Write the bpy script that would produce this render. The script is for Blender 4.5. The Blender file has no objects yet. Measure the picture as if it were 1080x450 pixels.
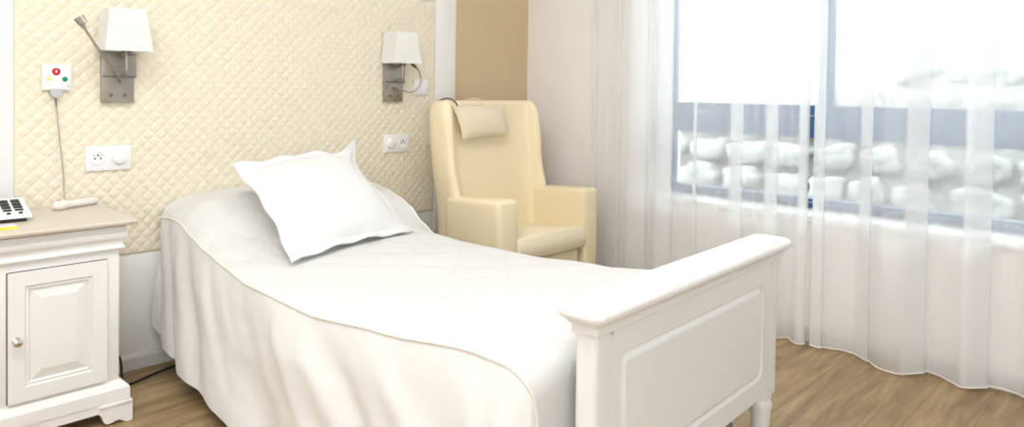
import bpy, bmesh, math, random
from mathutils import Vector, Matrix, noise
random.seed(7)
sc = bpy.context.scene
COL = sc.collection
PI = math.pi
D = 2.825            # head wall plane (y)
XW = 3.058           # window wall plane (x)

# ------------------------------------------------------------------ materials
def new_mat(name):
    m = bpy.data.materials.new(name); m.use_nodes = True
    nt = m.node_tree; nt.nodes.clear()
    out = nt.nodes.new('ShaderNodeOutputMaterial')
    return m, nt, out
def N(nt, typ, **kw):
    n = nt.nodes.new(typ)
    for k, v in kw.items(): setattr(n, k, v)
    return n
def coords(nt, scale=(1, 1, 1), rot=(0, 0, 0)):
    tc = N(nt, 'ShaderNodeTexCoord'); mp = N(nt, 'ShaderNodeMapping')
    mp.inputs['Scale'].default_value = scale; mp.inputs['Rotation'].default_value = rot
    nt.links.new(tc.outputs['Object'], mp.inputs['Vector'])
    return mp.outputs['Vector']
def mat(name, col, rough=.5, metal=0, var=.03, vscale=8, bump=0, bscale=60, spec=.5, stretch=(1, 1, 1), sheen=0, trans=0):
    m, nt, out = new_mat(name)
    b = N(nt, 'ShaderNodeBsdfPrincipled')
    b.inputs['Roughness'].default_value = rough; b.inputs['Metallic'].default_value = metal
    b.inputs['Specular IOR Level'].default_value = spec
    if sheen: b.inputs['Sheen Weight'].default_value = sheen
    v = coords(nt, stretch)
    nz = N(nt, 'ShaderNodeTexNoise'); nz.inputs['Scale'].default_value = vscale; nz.inputs['Detail'].default_value = 4
    nt.links.new(v, nz.inputs['Vector'])
    mx = N(nt, 'ShaderNodeMix', data_type='RGBA')
    mx.inputs[6].default_value = (*[c * (1 - var) for c in col], 1)
    mx.inputs[7].default_value = (*[min(1, c * (1 + var)) for c in col], 1)
    nt.links.new(nz.outputs['Fac'], mx.inputs[0]); nt.links.new(mx.outputs[2], b.inputs['Base Color'])
    if bump:
        n2 = N(nt, 'ShaderNodeTexNoise'); n2.inputs['Scale'].default_value = bscale; n2.inputs['Detail'].default_value = 3
        nt.links.new(v, n2.inputs['Vector'])
        bp = N(nt, 'ShaderNodeBump'); bp.inputs['Strength'].default_value = bump; bp.inputs['Distance'].default_value = .004
        nt.links.new(n2.outputs['Fac'], bp.inputs['Height']); nt.links.new(bp.outputs['Normal'], b.inputs['Normal'])
    if trans:
        t = N(nt, 'ShaderNodeBsdfTranslucent'); t.inputs['Color'].default_value = (*col, 1)
        ms = N(nt, 'ShaderNodeMixShader'); ms.inputs[0].default_value = trans
        nt.links.new(b.outputs[0], ms.inputs[1]); nt.links.new(t.outputs[0], ms.inputs[2]); nt.links.new(ms.outputs[0], out.inputs[0])
    else:
        nt.links.new(b.outputs[0], out.inputs[0])
    return m
M = {}
M['wall'] = mat('white_wall_paint', (.80, .80, .79), .7, var=.01, bump=.05, bscale=200)
M['pier'] = mat('pale_wall_paint', (.86, .835, .815), .7, var=.01, bump=.05, bscale=200)
M['tan'] = mat('tan_wall_paint', (.59, .465, .29), .75, var=.02, bump=.05, bscale=150)
M['cream_trim'] = mat('cream_trim', (.80, .72, .58), .5, var=.01)
M['quilt'] = mat('cream_quilted_vinyl', (.775, .72, .578), .45, var=.02, vscale=30, bump=.05, bscale=400)
M['skirting'] = mat('grey_skirting', (.62, .60, .585), .5, var=.02)
M['ceil'] = mat('ceiling_paint', (.85, .85, .84), .8, var=.01)
M['paint'] = mat('white_lacquered_wood', (.76, .75, .735), .38, var=.012, vscale=5, bump=.03, bscale=40)
M['top'] = mat('grey_beige_top', (.60, .55, .47), .38, var=.06, vscale=6, stretch=(2, 14, 2), bump=.04, bscale=50)
M['dark'] = mat('dark_gap', (.03, .03, .03), .7)
M['nickel'] = mat('brushed_nickel', (.40, .37, .335), .36, metal=.85, var=.08, vscale=30, stretch=(1, 1, 20))
M['nickel_dark'] = mat('dark_nickel', (.22, .20, .18), .4, metal=.8, var=.05)
M['chrome'] = mat('polished_chrome', (.72, .70, .68), .12, metal=1, var=.01)
M['shade'] = mat('white_lamp_fabric', (.93, .92, .90), .8, var=.01, bump=.1, bscale=500, trans=.3)
M['plastic'] = mat('white_plastic', (.83, .83, .84), .3, var=.01)
M['plastic_warm'] = mat('ivory_plastic', (.80, .76, .71), .35, var=.02)
M['plastic_grey'] = mat('grey_plastic', (.50, .50, .50), .4, var=.03)
M['black'] = mat('black_plastic', (.018, .018, .02), .4, var=.1)
M['red'] = mat('red_button', (.55, .02, .04), .3, var=.03)
M['yellow'] = mat('pale_yellow_button', (.80, .76, .25), .35, var=.03)
M['green'] = mat('green_button', (.0, .30, .14), .3, var=.03)
M['note'] = mat('yellow_paper', (.85, .76, .05), .6, var=.02)
M['note_top'] = mat('lilac_paper', (.66, .63, .72), .6, var=.02)
M['cable'] = mat('black_cable', (.02, .02, .02), .5)
M['cord'] = mat('grey_cord', (.42, .39, .34), .5)
M['linen'] = mat('white_linen', (.77, .765, .755), .85, var=.01, bump=.12, bscale=25, sheen=.1)
M['skirt'] = mat('white_cotton_skirt', (.735, .73, .72), .85, var=.012, bump=.15, bscale=14, sheen=.1)
M['piping'] = mat('ecru_piping', (.78, .75, .68), .8, var=.02)
M['pillow'] = mat('white_pillow_cotton', (.72, .72, .725), .85, var=.008, bump=.12, bscale=16, sheen=.1)
M['leather'] = mat('cream_leather', (.84, .725, .50), .42, var=.03, vscale=10, bump=.12, bscale=300)
M['leather_light'] = mat('light_cream_leather', (.85, .755, .55), .45, var=.03, vscale=10, bump=.12, bscale=300)
M['leather_pillow'] = mat('beige_cushion_leather', (.76, .66, .49), .5, var=.03, bump=.12, bscale=300)
M['wood_foot'] = mat('dark_wood_foot', (.12, .07, .04), .4, var=.1)
M['frame'] = mat('slate_blue_window_metal', (.045, .108, .26), .35, var=.05)
M['frame_line'] = mat('light_gasket', (.40, .44, .50), .4)
M['sill'] = mat('white_sill', (.85, .85, .85), .4, var=.01)
M['rock'] = mat('pale_boulder', (.40, .40, .39), .85, var=.22, vscale=2.2, bump=.6, bscale=9)
M['bank'] = mat('pale_gravel', (.34, .342, .332), .9, var=.25, vscale=7, bump=.6, bscale=30)

def floor_mat():
    m, nt, out = new_mat('oak_plank_floor')
    b = N(nt, 'ShaderNodeBsdfPrincipled'); b.inputs['Roughness'].default_value = .42
    v = coords(nt)
    br = N(nt, 'ShaderNodeTexBrick'); br.offset = .37; br.offset_frequency = 2
    br.inputs['Scale'].default_value = 1; br.inputs['Brick Width'].default_value = 1.15; br.inputs['Row Height'].default_value = .165
    br.inputs['Mortar Size'].default_value = .0012; br.inputs['Mortar Smooth'].default_value = .4; br.inputs['Bias'].default_value = 0
    br.inputs['Color1'].default_value = (.435, .315, .17, 1); br.inputs['Color2'].default_value = (.345, .242, .126, 1)
    br.inputs['Mortar'].default_value = (.17, .105, .055, 1)
    nt.links.new(v, br.inputs['Vector'])
    v2 = coords(nt, (1.6, 13, 1))
    nz = N(nt, 'ShaderNodeTexNoise'); nz.inputs['Scale'].default_value = 1.6; nz.inputs['Detail'].default_value = 8; nz.inputs['Roughness'].default_value = .62; nz.inputs['Distortion'].default_value = .9
    nt.links.new(v2, nz.inputs['Vector'])
    cr = N(nt, 'ShaderNodeValToRGB')
    cr.color_ramp.elements[0].position = .30; cr.color_ramp.elements[0].color = (.40, .33, .27, 1)
    cr.color_ramp.elements[1].position = .68; cr.color_ramp.elements[1].color = (1.25, 1.25, 1.22, 1)
    nt.links.new(nz.outputs['Fac'], cr.inputs['Fac'])
    mx = N(nt, 'ShaderNodeMix', data_type='RGBA', blend_type='MULTIPLY'); mx.inputs[0].default_value = .8
    nt.links.new(br.outputs['Color'], mx.inputs[6]); nt.links.new(cr.outputs['Color'], mx.inputs[7])
    nt.links.new(mx.outputs[2], b.inputs['Base Color'])
    bp = N(nt, 'ShaderNodeBump'); bp.inputs['Strength'].default_value = .12; bp.inputs['Distance'].default_value = .003
    nt.links.new(nz.outputs['Fac'], bp.inputs['Height']); nt.links.new(bp.outputs['Normal'], b.inputs['Normal'])
    nt.links.new(b.outputs[0], out.inputs[0])
    return m
M['floor'] = floor_mat()

def sheer_mat(clear=.53):
    m, nt, out = new_mat('white_sheer_voile')
    tr = N(nt, 'ShaderNodeBsdfTransparent'); di = N(nt, 'ShaderNodeBsdfDiffuse'); tl = N(nt, 'ShaderNodeBsdfTranslucent')
    di.inputs['Color'].default_value = (.96, .96, .96, 1); tl.inputs['Color'].default_value = (.95, .965, .98, 1)
    a = N(nt, 'ShaderNodeMixShader'); a.inputs[0].default_value = .62
    nt.links.new(di.outputs[0], a.inputs[1]); nt.links.new(tl.outputs[0], a.inputs[2])
    c = N(nt, 'ShaderNodeMixShader'); c.inputs[0].default_value = 1 - clear
    nt.links.new(tr.outputs[0], c.inputs[1]); nt.links.new(a.outputs[0], c.inputs[2]); nt.links.new(c.outputs[0], out.inputs[0])
    return m
M['sheer'] = sheer_mat()
def glass_mat():
    m, nt, out = new_mat('window_glass')
    tr = N(nt, 'ShaderNodeBsdfTransparent'); tr.inputs['Color'].default_value = (.95, .98, .97, 1)
    gl = N(nt, 'ShaderNodeBsdfGlossy'); gl.inputs['Roughness'].default_value = .02
    fr = N(nt, 'ShaderNodeFresnel'); fr.inputs['IOR'].default_value = 1.25
    c = N(nt, 'ShaderNodeMixShader'); nt.links.new(fr.outputs[0], c.inputs[0])
    nt.links.new(tr.outputs[0], c.inputs[1]); nt.links.new(gl.outputs[0], c.inputs[2]); nt.links.new(c.outputs[0], out.inputs[0])
    return m
M['glass'] = glass_mat()
def quilted_linen():
    # white counterpane with stitched diamonds
    m, nt, out = new_mat('quilted_white_cotton')
    b = N(nt, 'ShaderNodeBsdfPrincipled'); b.inputs['Base Color'].default_value = (.665, .663, .655, 1); b.inputs['Roughness'].default_value = .85
    b.inputs['Sheen Weight'].default_value = .1
    hs = []
    for r in (PI / 4, -PI / 4):
        v = coords(nt, (1, 1, 0), (0, 0, r))
        w = N(nt, 'ShaderNodeTexWave', wave_type='BANDS', bands_direction='X', wave_profile='SIN'); w.inputs['Scale'].default_value = 1.9
        w.inputs['Distortion'].default_value = .6; w.inputs['Detail'].default_value = 1
        nt.links.new(v, w.inputs['Vector'])
        p = N(nt, 'ShaderNodeMath', operation='POWER'); p.inputs[1].default_value = .3; nt.links.new(w.outputs['Fac'], p.inputs[0]); hs.append(p.outputs[0])
    mu = N(nt, 'ShaderNodeMath', operation='MULTIPLY'); nt.links.new(hs[0], mu.inputs[0]); nt.links.new(hs[1], mu.inputs[1])
    v = coords(nt); nz = N(nt, 'ShaderNodeTexNoise'); nz.inputs['Scale'].default_value = 22; nz.inputs['Detail'].default_value = 4; nt.links.new(v, nz.inputs['Vector'])
    ad = N(nt, 'ShaderNodeMath', operation='ADD'); nt.links.new(mu.outputs[0], ad.inputs[0]); nt.links.new(nz.outputs['Fac'], ad.inputs[1])
    bp = N(nt, 'ShaderNodeBump'); bp.inputs['Strength'].default_value = .8; bp.inputs['Distance'].default_value = .007
    nt.links.new(ad.outputs[0], bp.inputs['Height']); nt.links.new(bp.outputs['Normal'], b.inputs['Normal'])
    nt.links.new(b.outputs[0], out.inputs[0])
    return m
M['quilted'] = quilted_linen()

# ------------------------------------------------------------------ builders
def tag(o, label=None, cat=None, group=None, kind=None):
    for k, v in (('label', label), ('category', cat), ('group', group), ('kind', kind)):
        if v: o[k] = v
    return o
def origin(o):
    p = Vector((0, 0, 0))
    while o is not None: p += Vector(o.location); o = o.parent
    return p
def thing(name, loc, label, cat, group=None, kind=None):
    o = bpy.data.objects.new(name, None); o.empty_display_size = .05; o.location = loc; COL.objects.link(o)
    return tag(o, label, cat, group, kind)

class MB:
    """collects shapes (world coordinates) and links them as ONE mesh object"""
    def __init__(s): s.v = []; s.f = []; s.flat = []
    def add(s, vs, fs, smooth=True):
        b = len(s.v); s.v += [tuple(p) for p in vs]
        for f in fs: s.f.append([b + i for i in f]); s.flat.append(not smooth)
        return s
    def bm(s, bm, smooth=True, mtx=None):
        bm.verts.index_update()
        vs = [(mtx @ v.co if mtx else v.co.copy()) for v in bm.verts]
        s.add(vs, [[v.index for v in f.verts] for f in bm.faces], smooth); bm.free(); return s
    def xf(s, m): s.v = [tuple(m @ Vector(p)) for p in s.v]; return s
    def box(s, x0, x1, y0, y1, z0, z1, bev=0, seg=2, mtx=None, taper=None):
        bm = bmesh.new(); bmesh.ops.create_cube(bm, size=1)
        for v in bm.verts:
            v.co = Vector((x0 + (v.co.x + .5) * (x1 - x0), y0 + (v.co.y + .5) * (y1 - y0), z0 + (v.co.z + .5) * (z1 - z0)))
        if bev: bmesh.ops.bevel(bm, geom=list(bm.edges), offset=bev, segments=seg, affect='EDGES', profile=.5)
        return s.bm(bm, smooth=bool(bev), mtx=mtx)
    def sweep(s, prof, path, closed=False, cap=True):
        """prof: (out, z) pairs; path: list of (x, y, nx, ny) plan stations with outward offset direction"""
        n = len(prof); vs = []
        for (x, y, nx, ny) in path:
            for (o, z) in prof: vs.append((x + nx * o, y + ny * o, z))
        fs = []; m = len(path)
        for i in range(m if closed else m - 1):
            j = (i + 1) % m
            for k in range(n - 1): fs.append((i * n + k, j * n + k, j * n + k + 1, i * n + k + 1))
        if cap and not closed: fs.append(list(range(n))); fs.append(list(range((m - 1) * n, m * n))[::-1])
        return s.add(vs, fs, smooth=False)
    def tube(s, pts, r, seg=8, cap=True):
        pts = [Vector(p) for p in pts]; rr = r if isinstance(r, (list, tuple)) else [r] * len(pts)
        vs = []; up = None
        for i, p in enumerate(pts):
            t = (pts[min(i + 1, len(pts) - 1)] - pts[max(i - 1, 0)]).normalized()
            if up is None: up = t.orthogonal().normalized()
            up = (up - t * up.dot(t)).normalized(); b = t.cross(up)
            for k in range(seg):
                a = 2 * PI * k / seg; vs.append(p + (up * math.cos(a) + b * math.sin(a)) * rr[i])
        fs = [(i * seg + k, i * seg + (k + 1) % seg, (i + 1) * seg + (k + 1) % seg, (i + 1) * seg + k) for i in range(len(pts) - 1) for k in range(seg)]
        if cap: fs.append(list(range(seg))[::-1]); fs.append(list(range((len(pts) - 1) * seg, len(pts) * seg)))
        return s.add(vs, fs)
    def lathe(s, prof, c, axis=(0, 0, 1), seg=24):
        """prof: (r, h) along axis from c"""
        ax = Vector(axis).normalized(); u = ax.orthogonal().normalized(); w = ax.cross(u); c = Vector(c); n = len(prof)
        vs = [c + ax * h + (u * math.cos(2 * PI * k / seg) + w * math.sin(2 * PI * k / seg)) * r for k in range(seg) for (r, h) in prof]
        fs = [(k * n + i, ((k + 1) % seg) * n + i, ((k + 1) % seg) * n + i + 1, k * n + i + 1) for k in range(seg) for i in range(n - 1)]
        fs.append([k * n + n - 1 for k in range(seg)]); fs.append([k * n for k in range(seg)][::-1])
        return s.add(vs, fs)
    def prism(s, poly, axis, a, b, smooth=False):
        """poly: 2-D outline; extruded along 'y' (x,z outline) / 'x' (y,z outline) / 'z' (x,y outline)"""
        mk = {'y': lambda p, t: (p[0], t, p[1]), 'x': lambda p, t: (t, p[0], p[1]), 'z': lambda p, t: (p[0], p[1], t)}[axis]
        n = len(poly); vs = [mk(p, a) for p in poly] + [mk(p, b) for p in poly]
        fs = [(i, (i + 1) % n, n + (i + 1) % n, n + i) for i in range(n)] + [list(range(n))[::-1], list(range(n, 2 * n))]
        return s.add(vs, fs, smooth)
    def grid(s, P, smooth=True, closed=False):
        m, n = len(P), len(P[0]); vs = [p for row in P for p in row]
        fs = [(i * n + j, (i + 1) * n + j, (i + 1) * n + j + 1, i * n + j + 1) for i in range(m - 1) for j in range(n - 1)]
        return s.add(vs, fs, smooth)
    def build(s, name, material, parent=None, subsurf=0, label=None, autosmooth=True):
        o0 = origin(parent) if parent else Vector((0, 0, 0))
        me = bpy.data.meshes.new(name); me.from_pydata([Vector(p) - o0 for p in s.v], [], s.f)
        me.polygons.foreach_set('use_smooth', [not x for x in s.flat])
        bm = bmesh.new(); bm.from_mesh(me); bmesh.ops.recalc_face_normals(bm, faces=bm.faces)
        if autosmooth and not subsurf:
            for e in bm.edges:
                if len(e.link_faces) == 2 and e.calc_face_angle(0) > math.radians(38): e.smooth = False
        bm.to_mesh(me); bm.free()
        me.materials.append(M[material])
        o = bpy.data.objects.new(name, me); COL.objects.link(o)
        if parent: o.parent = parent
        if subsurf:
            md = o.modifiers.new('smooth', 'SUBSURF'); md.levels = subsurf; md.render_levels = subsurf
        if label: o['label'] = label
        return o
def single(mb, name, material, label, cat, group=None, subsurf=0, kind=None):
    """a top-level thing that is one mesh; its origin goes to the base of the shape"""
    xs, ys, zs = zip(*mb.v); base = Vector(((min(xs) + max(xs)) / 2, (min(ys) + max(ys)) / 2, min(zs)))
    mb.v = [tuple(Vector(p) - base) for p in mb.v]
    o = mb.build(name, material, None, subsurf); o.location = base
    return tag(o, label, cat, group, kind)
def struct(mb, name, material, parent=None):
    o = mb.build(name, material, parent)
    if parent is None: o['kind'] = 'structure'
    return o
def lerp(a, b, t): return a + (b - a) * t
def interp(tab, x):
    """piecewise smooth interpolation in a table of (x, value)"""
    if x <= tab[0][0]: return tab[0][1]
    for (x0, y0), (x1, y1) in zip(tab, tab[1:]):
        if x <= x1:
            t = (x - x0) / (x1 - x0); t = t * t * (3 - 2 * t) * .5 + t * .5
            return y0 + (y1 - y0) * t
    return tab[-1][1]
def catmull(pts, n=6):
    pts = [Vector(p) for p in pts]; out = []
    for i in range(len(pts) - 1):
        p0, p1, p2, p3 = pts[max(i - 1, 0)], pts[i], pts[i + 1], pts[min(i + 2, len(pts) - 1)]
        for k in range(n):
            t = k / n
            out.append(.5 * (2 * p1 + (p2 - p0) * t + (2 * p0 - 5 * p1 + 4 * p2 - p3) * t * t + (3 * p1 - p0 - 3 * p2 + p3) * t ** 3))
    return out + [pts[-1]]

# ------------------------------------------------------------------ the room
XL, YB, ZC = -1.3, -1.7, 2.5
struct(MB().box(XL, XW + .3, YB, D + .15, -.1, 0), 'floor', 'floor')
struct(MB().box(XL, XW + .3, YB, D + .15, ZC, ZC + .1), 'ceiling', 'ceil')
struct(MB().box(XL, 2.485, D + .006, D + .16, 0, ZC), 'wall_head', 'wall')
struct(MB().box(2.485, XW + .3, D + .006, D + .16, 0, ZC), 'wall_alcove', 'tan')
w = MB()        # unseen left wall; its opening is added to let sky light in
w.box(XL - .1, XL, -.5, D + .15, 0, ZC).box(XL - .1, XL, YB, -1.6, 0, ZC).box(XL - .1, XL, -1.6, -.5, 0, .25).box(XL - .1, XL, -1.6, -.5, 2.38, ZC)
struct(w, 'wall_left', 'wall')
w = MB()        # unseen rear wall; a second opening added for daylight from the camera side
w.box(XL, -1.2, YB - .1, YB, 0, ZC).box(-.25, XW + .3, YB - .1, YB, 0, ZC).box(-1.2, -.25, YB - .1, YB, 0, .25).box(-1.2, -.25, YB - .1, YB, 2.38, ZC)
struct(w, 'wall_rear', 'wall')
WY1, WY0, WZ0, WZ1 = 1.99, -.9, .53, 2.28      # window opening
w = MB()
w.box(XW, XW + .3, WY1, D + .006, 0, ZC)
w.box(XW, XW + .3, WY0, WY1, 0, WZ0 - .02).box(XW, XW + .3, WY0, WY1, WZ1, ZC).box(XW, XW + .3, YB, WY0, 0, ZC)
struct(w, 'wall_window', 'pier')
# white upright beside the quilted panel and the cream edge next to the tan wall
struct(MB().box(2.344, 2.472, D - .018, D + .006, 0, ZC, .003), 'trim_1', 'wall')
struct(MB().box(2.472, 2.486, D - .012, D + .006, 0, ZC, .002), 'trim_2', 'cream_trim')
struct(MB().box(.2, .552, D - .012, D + .006, 0, ZC, .003), 'trim_3', 'wall')
struct(MB().box(.552, 2.344, D - .012, D + .006, .05, .425, .002), 'trim_4', 'wall')
struct(MB().box(.552, 2.344, D - .012, D + .006, 1.490, ZC, .002), 'trim_5', 'wall')
sk = [(0, 0), (.014, 0), (.014, .044), (.009, .052), (0, .055)]
struct(MB().sweep([(o, z) for o, z in sk], [(XL, D - .012, 0, -1), (2.472, D - .012, 0, -1)]), 'baseboard_head', 'skirting')
struct(MB().sweep(sk, [(2.486, D + .006, 0, -1), (XW, D + .006, 0, -1)]), 'baseboard_alcove', 'skirting')
sk2 = [(0, 0), (.015, 0), (.015, .054), (.009, .062), (0, .065)]
struct(MB().sweep(sk2, [(XW, D, -1, 0), (XW, YB, -1, 0)]), 'baseboard_window', 'skirting')

# quilted wall panel: padded diamonds in relief
X0, X1, Z0, Z1, pw, nd_ = .552, 2.344, .425, 1.488, .046, 10
st = pw / nd_; nx, nz_ = int((X1 - X0) / st), int((Z1 - Z0) / st)
X1q, Z1q = X0 + nx * st, Z0 + nz_ * st
vs, fs = [], []
for i in range(nx + 1):
    for j in range(nz_ + 1):
        a = abs(math.sin(PI * (i + j) / nd_)); b = abs(math.sin(PI * (i - j) / nd_))
        e = min(i, nx - i, j, nz_ - j) * st; h = .0033 * (a * b) ** .5 * min(1, e / .012)
        vs.append((lerp(X0, X1, i / nx), D - .012 - .004 * min(1, e / .006) - h, lerp(Z0, Z1, j / nz_)))
for i in range(nx):
    for j in range(nz_):
        A, B, C_, E_ = i * (nz_ + 1) + j, (i + 1) * (nz_ + 1) + j, (i + 1) * (nz_ + 1) + j + 1, i * (nz_ + 1) + j + 1
        # triangles follow whichever stitched line crosses the cell
        if (i + j + 1) % nd_ == 0: fs += [(A, B, E_), (B, C_, E_)]
        else: fs += [(A, B, C_), (A, C_, E_)]
qm = MB().add(vs, fs); qm.box(X0, X1, D - .012, D + .004, Z0, Z1)
qp = qm.build('quilted_wall_panel', 'quilt'); qp['kind'] = 'structure'

# ------------------------------------------------------------------ window
XF = 3.258
win = bpy.data.objects.new('window_1', None); win.location = (XF, .6, WZ0); COL.objects.link(win); win['kind'] = 'structure'
FZ0, RZ0, RZ1 = .535, .85, .997
MB().box(XF, XF + .06, WY0, WY1 - .0, FZ0, FZ0 + .040, .003).build('bottom_frame', 'frame', win)
MB().box(XF - .003, XF + .002, WY0, WY1 - .01, FZ0 + .022, FZ0 + .026).build('gasket', 'frame_line', win)
MB().box(XF - .004, XF + .06, WY0, WY1, RZ0, RZ1, .004).build('rail', 'frame', win)
MB().box(XF - .0062, XF, 1.236, WY1 - .015, .948, .953).build('gasket', 'frame_line', win)
MB().box(XF, XF + .06, WY1 - .008, WY1, FZ0, WZ1, .001).build('side_frame', 'frame', win)
MB().box(XF, XF + .06, WY0, WY0 + .05, FZ0, WZ1, .003).build('side_frame', 'frame', win)
MB().box(XF, XF + .06, 1.185, 1.236, RZ1 - .005, WZ1, .003).build('mullion', 'frame', win)
MB().box(XF, XF + .06, WY0, WY1, WZ1 - .05, WZ1, .003).build('top_frame', 'frame', win)
for yy in (.33,): MB().box(XF, XF + .06, yy - .9, yy - .85, RZ1 - .005, WZ1, .003).build('mullion', 'frame', win)
MB().box(XF + .028, XF + .033, WY0 + .04, WY1 - .02, FZ0 + .035, RZ0 + .01).build('pane', 'glass', win)
MB().box(XF + .028, XF + .033, 1.23, WY1 - .02, RZ1 - .01, WZ1 - .04).build('pane', 'glass', win)
MB().box(XF + .028, XF + .033, WY0 + .04, 1.19, RZ1 - .01, WZ1 - .04).build('pane', 'glass', win)
struct(MB().box(XW - .018, XF + .03, WY0, WY1, WZ0 - .022, WZ0 + .004, .004), 'trim_6', 'sill')

# ------------------------------------------------------------------ outside
def hill(x, y):
    base = -.35 if x < 4.7 else interp([(4.66, -.35), (4.91, .02), (6.06, 1.5), (9, 2.7), (16, 5.6)], x)
    return base + .06 * noise.noise(Vector((x * .8, y * .8, 3))) + max(0, (1.5 - y)) * .03
g = [[(x, y, hill(x, y)) for y in [-8 + .5 * j for j in range(45)]] for x in [3.36 + .4 * i for i in range(4)] + [4.7 + .12 * i for i in range(14)] + [6.6 + .5 * i for i in range(19)]]
struct(MB().grid(g), 'exterior_ground', 'bank')
rock_meshes = []
def rock_mesh(seed):
    bm = bmesh.new(); bmesh.ops.create_icosphere(bm, subdivisions=3, radius=1)
    off = Vector((seed * 7.3, seed * 3.1, seed * 1.7))
    for v in bm.verts:
        d = v.co.normalized(); r = 1 + .5 * noise.noise(d * 1.1 + off) + .10 * noise.noise(d * 2.6 + off)
        c = Vector((d.x, d.y, d.z)); c = Vector([math.copysign(abs(t) ** .72, t) for t in c])
        v.co = c * r
    ext = [max(abs(v.co[i]) for v in bm.verts) for i in range(3)]
    for v in bm.verts: v.co = Vector([v.co[i] / ext[i] for i in range(3)])
    me = bpy.data.meshes.new('boulder'); bm.to_mesh(me); bm.free()
    for p in me.polygons: p.use_smooth = True
    me.materials.append(M['rock']); return me
rock_meshes = [rock_mesh(k + 1) for k in range(7)]
nrow = 7
for k in range(nrow):
    y = .10 + .13 * (k % 2)
    while y < 4.1:
        wdt = random.uniform(.27, .40)
        yc = y + wdt / 2
        top_ = 1.50 - .22 * max(0, yc - .7) if yc < 2.3 else 1.08
        zc = -.02 + k * .205 + random.uniform(-.012, .012)
        if zc + .09 < top_:
            o = bpy.data.objects.new('boulder', rock_meshes[random.randrange(7)])
            o.location = (4.85 + k * .16, yc, zc)
            o.scale = (.165, wdt * .490, .1003); o.rotation_euler = (random.uniform(-.16, .16), 0, 0)
            COL.objects.link(o)
            tag(o, 'pale boulder in the rock bank outside the curtained window', 'boulder', 'boulders in the rock bank outside the window')
        y += wdt * 1.01

# ------------------------------------------------------------------ sheer curtains
def curtain(name, plan, bands, label, ztop=2.44, zb=.014):
    """plan: list of (x, y) in walking order; bands: list of (i0, i1) index ranges laid in three plies"""
    pts = [Vector((x, y, 0)) for x, y in plan]
    fine = catmull(pts, 8)
    path = []; cur = 0; off = 0.0
    marks = sorted((a * 8, b * 8) for a, b in bands)
    i = 0; L = len(fine)
    def P(i, o): return Vector((fine[i].x + o, fine[i].y + o * .15, 0))
    for (a, b) in marks:
        a = int(a); b = min(int(b), L - 1)
        for j in range(i, b + 1): path.append(P(j, off * max(0, 1 - (j - i) / 10)))
        for j in range(b, a - 1, -1): path.append(P(j, .010))
        for j in range(a, b + 1): path.append(P(j, .020))
        i = b; off = .020
    for j in range(i, L): path.append(P(j, off * max(0, 1 - (j - i) / 10)))
    zs = [zb, zb + .012, .3, .7, 1.1, 1.6, 2.0, ztop]
    rows = []
    for p in path:
        r = []
        for z in zs:
            k = .004 * math.sin(p.y * 21 + z * 1.3)
            r.append((p.x + k * (z / 2.4), p.y, z))
        rows.append(r)
    root = thing(name, (path[len(path) // 2].x, path[len(path) // 2].y, zb), label, 'curtain', 'white sheer curtains at the window')
    MB().grid(rows).build('sheer_panel', 'sheer', root, autosmooth=False)
    MB().tube([(p.x, p.y, zb) for p in path], .0028, 5).build('hem', 'linen', root)
    return root
# left curtain: from beside the armchair to the gap
planL = [(2.938, 2.262), (2.93, 2.235), (2.955, 2.17), (2.945, 2.125), (2.935, 2.092), (2.955, 2.045), (2.94, 2.038), (2.93, 1.925), (2.96, 1.905), (2.935, 1.872), (2.93, 1.785),
         (2.96, 1.73), (2.935, 1.680), (2.93, 1.655), (2.965, 1.57), (2.935, 1.497), (2.925, 1.430), (2.965, 1.385), (2.94, 1.337), (2.93, 1.276), (2.985, 1.238), (2.944, 1.195), (2.949, 1.168), (2.965, 1.160)]
curtain('sheer_curtain', planL, [(0, 1), (3, 4), (6, 7), (9, 10), (12, 13), (15, 16), (18, 19), (21, 22.5)], 'white sheer curtain hanging behind the cream armchair, left of the narrow gap')
planR = [(2.972, 1.142), (2.962, 1.110), (2.970, 1.077), (3.001, 1.035), (3.002, .996), (2.995, .969), (2.947, .911), (2.910, .867), (2.898, .816), (2.904, .779), (2.930, .757), (2.981, .722), (3.000, .703),
         (2.993, .672), (2.959, .626), (2.934, .588), (2.966, .549), (2.997, .524), (3.015, .510), (3.025, .484), (3.016, .447), (2.994, .416), (2.95, .37), (2.92, .33), (2.93, .29), (2.98, .25), (3.0, .2), (2.96, .14), (2.92, .09), (2.94, .03), (2.99, -.03), (2.97, -.12)]
curtain('sheer_curtain', planR, [(0, 1.6), (5, 6), (9, 11), (14.8, 17), (22, 24)], 'white sheer curtain right of the narrow gap, its wavy hem sweeping the wood floor')

# ------------------------------------------------------------------ nightstand
Yf = 2.386
ns = thing('nightstand', (.58, 2.6, 0), 'white painted nightstand with panelled door against the quilted wall', 'nightstand')
bx0, bx1, by0, by1 = .405, .748, Yf + .030, D - .022
MB().box(bx0, bx1, by0, by1, .125, .545, .002).build('body', 'paint', ns)
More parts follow.
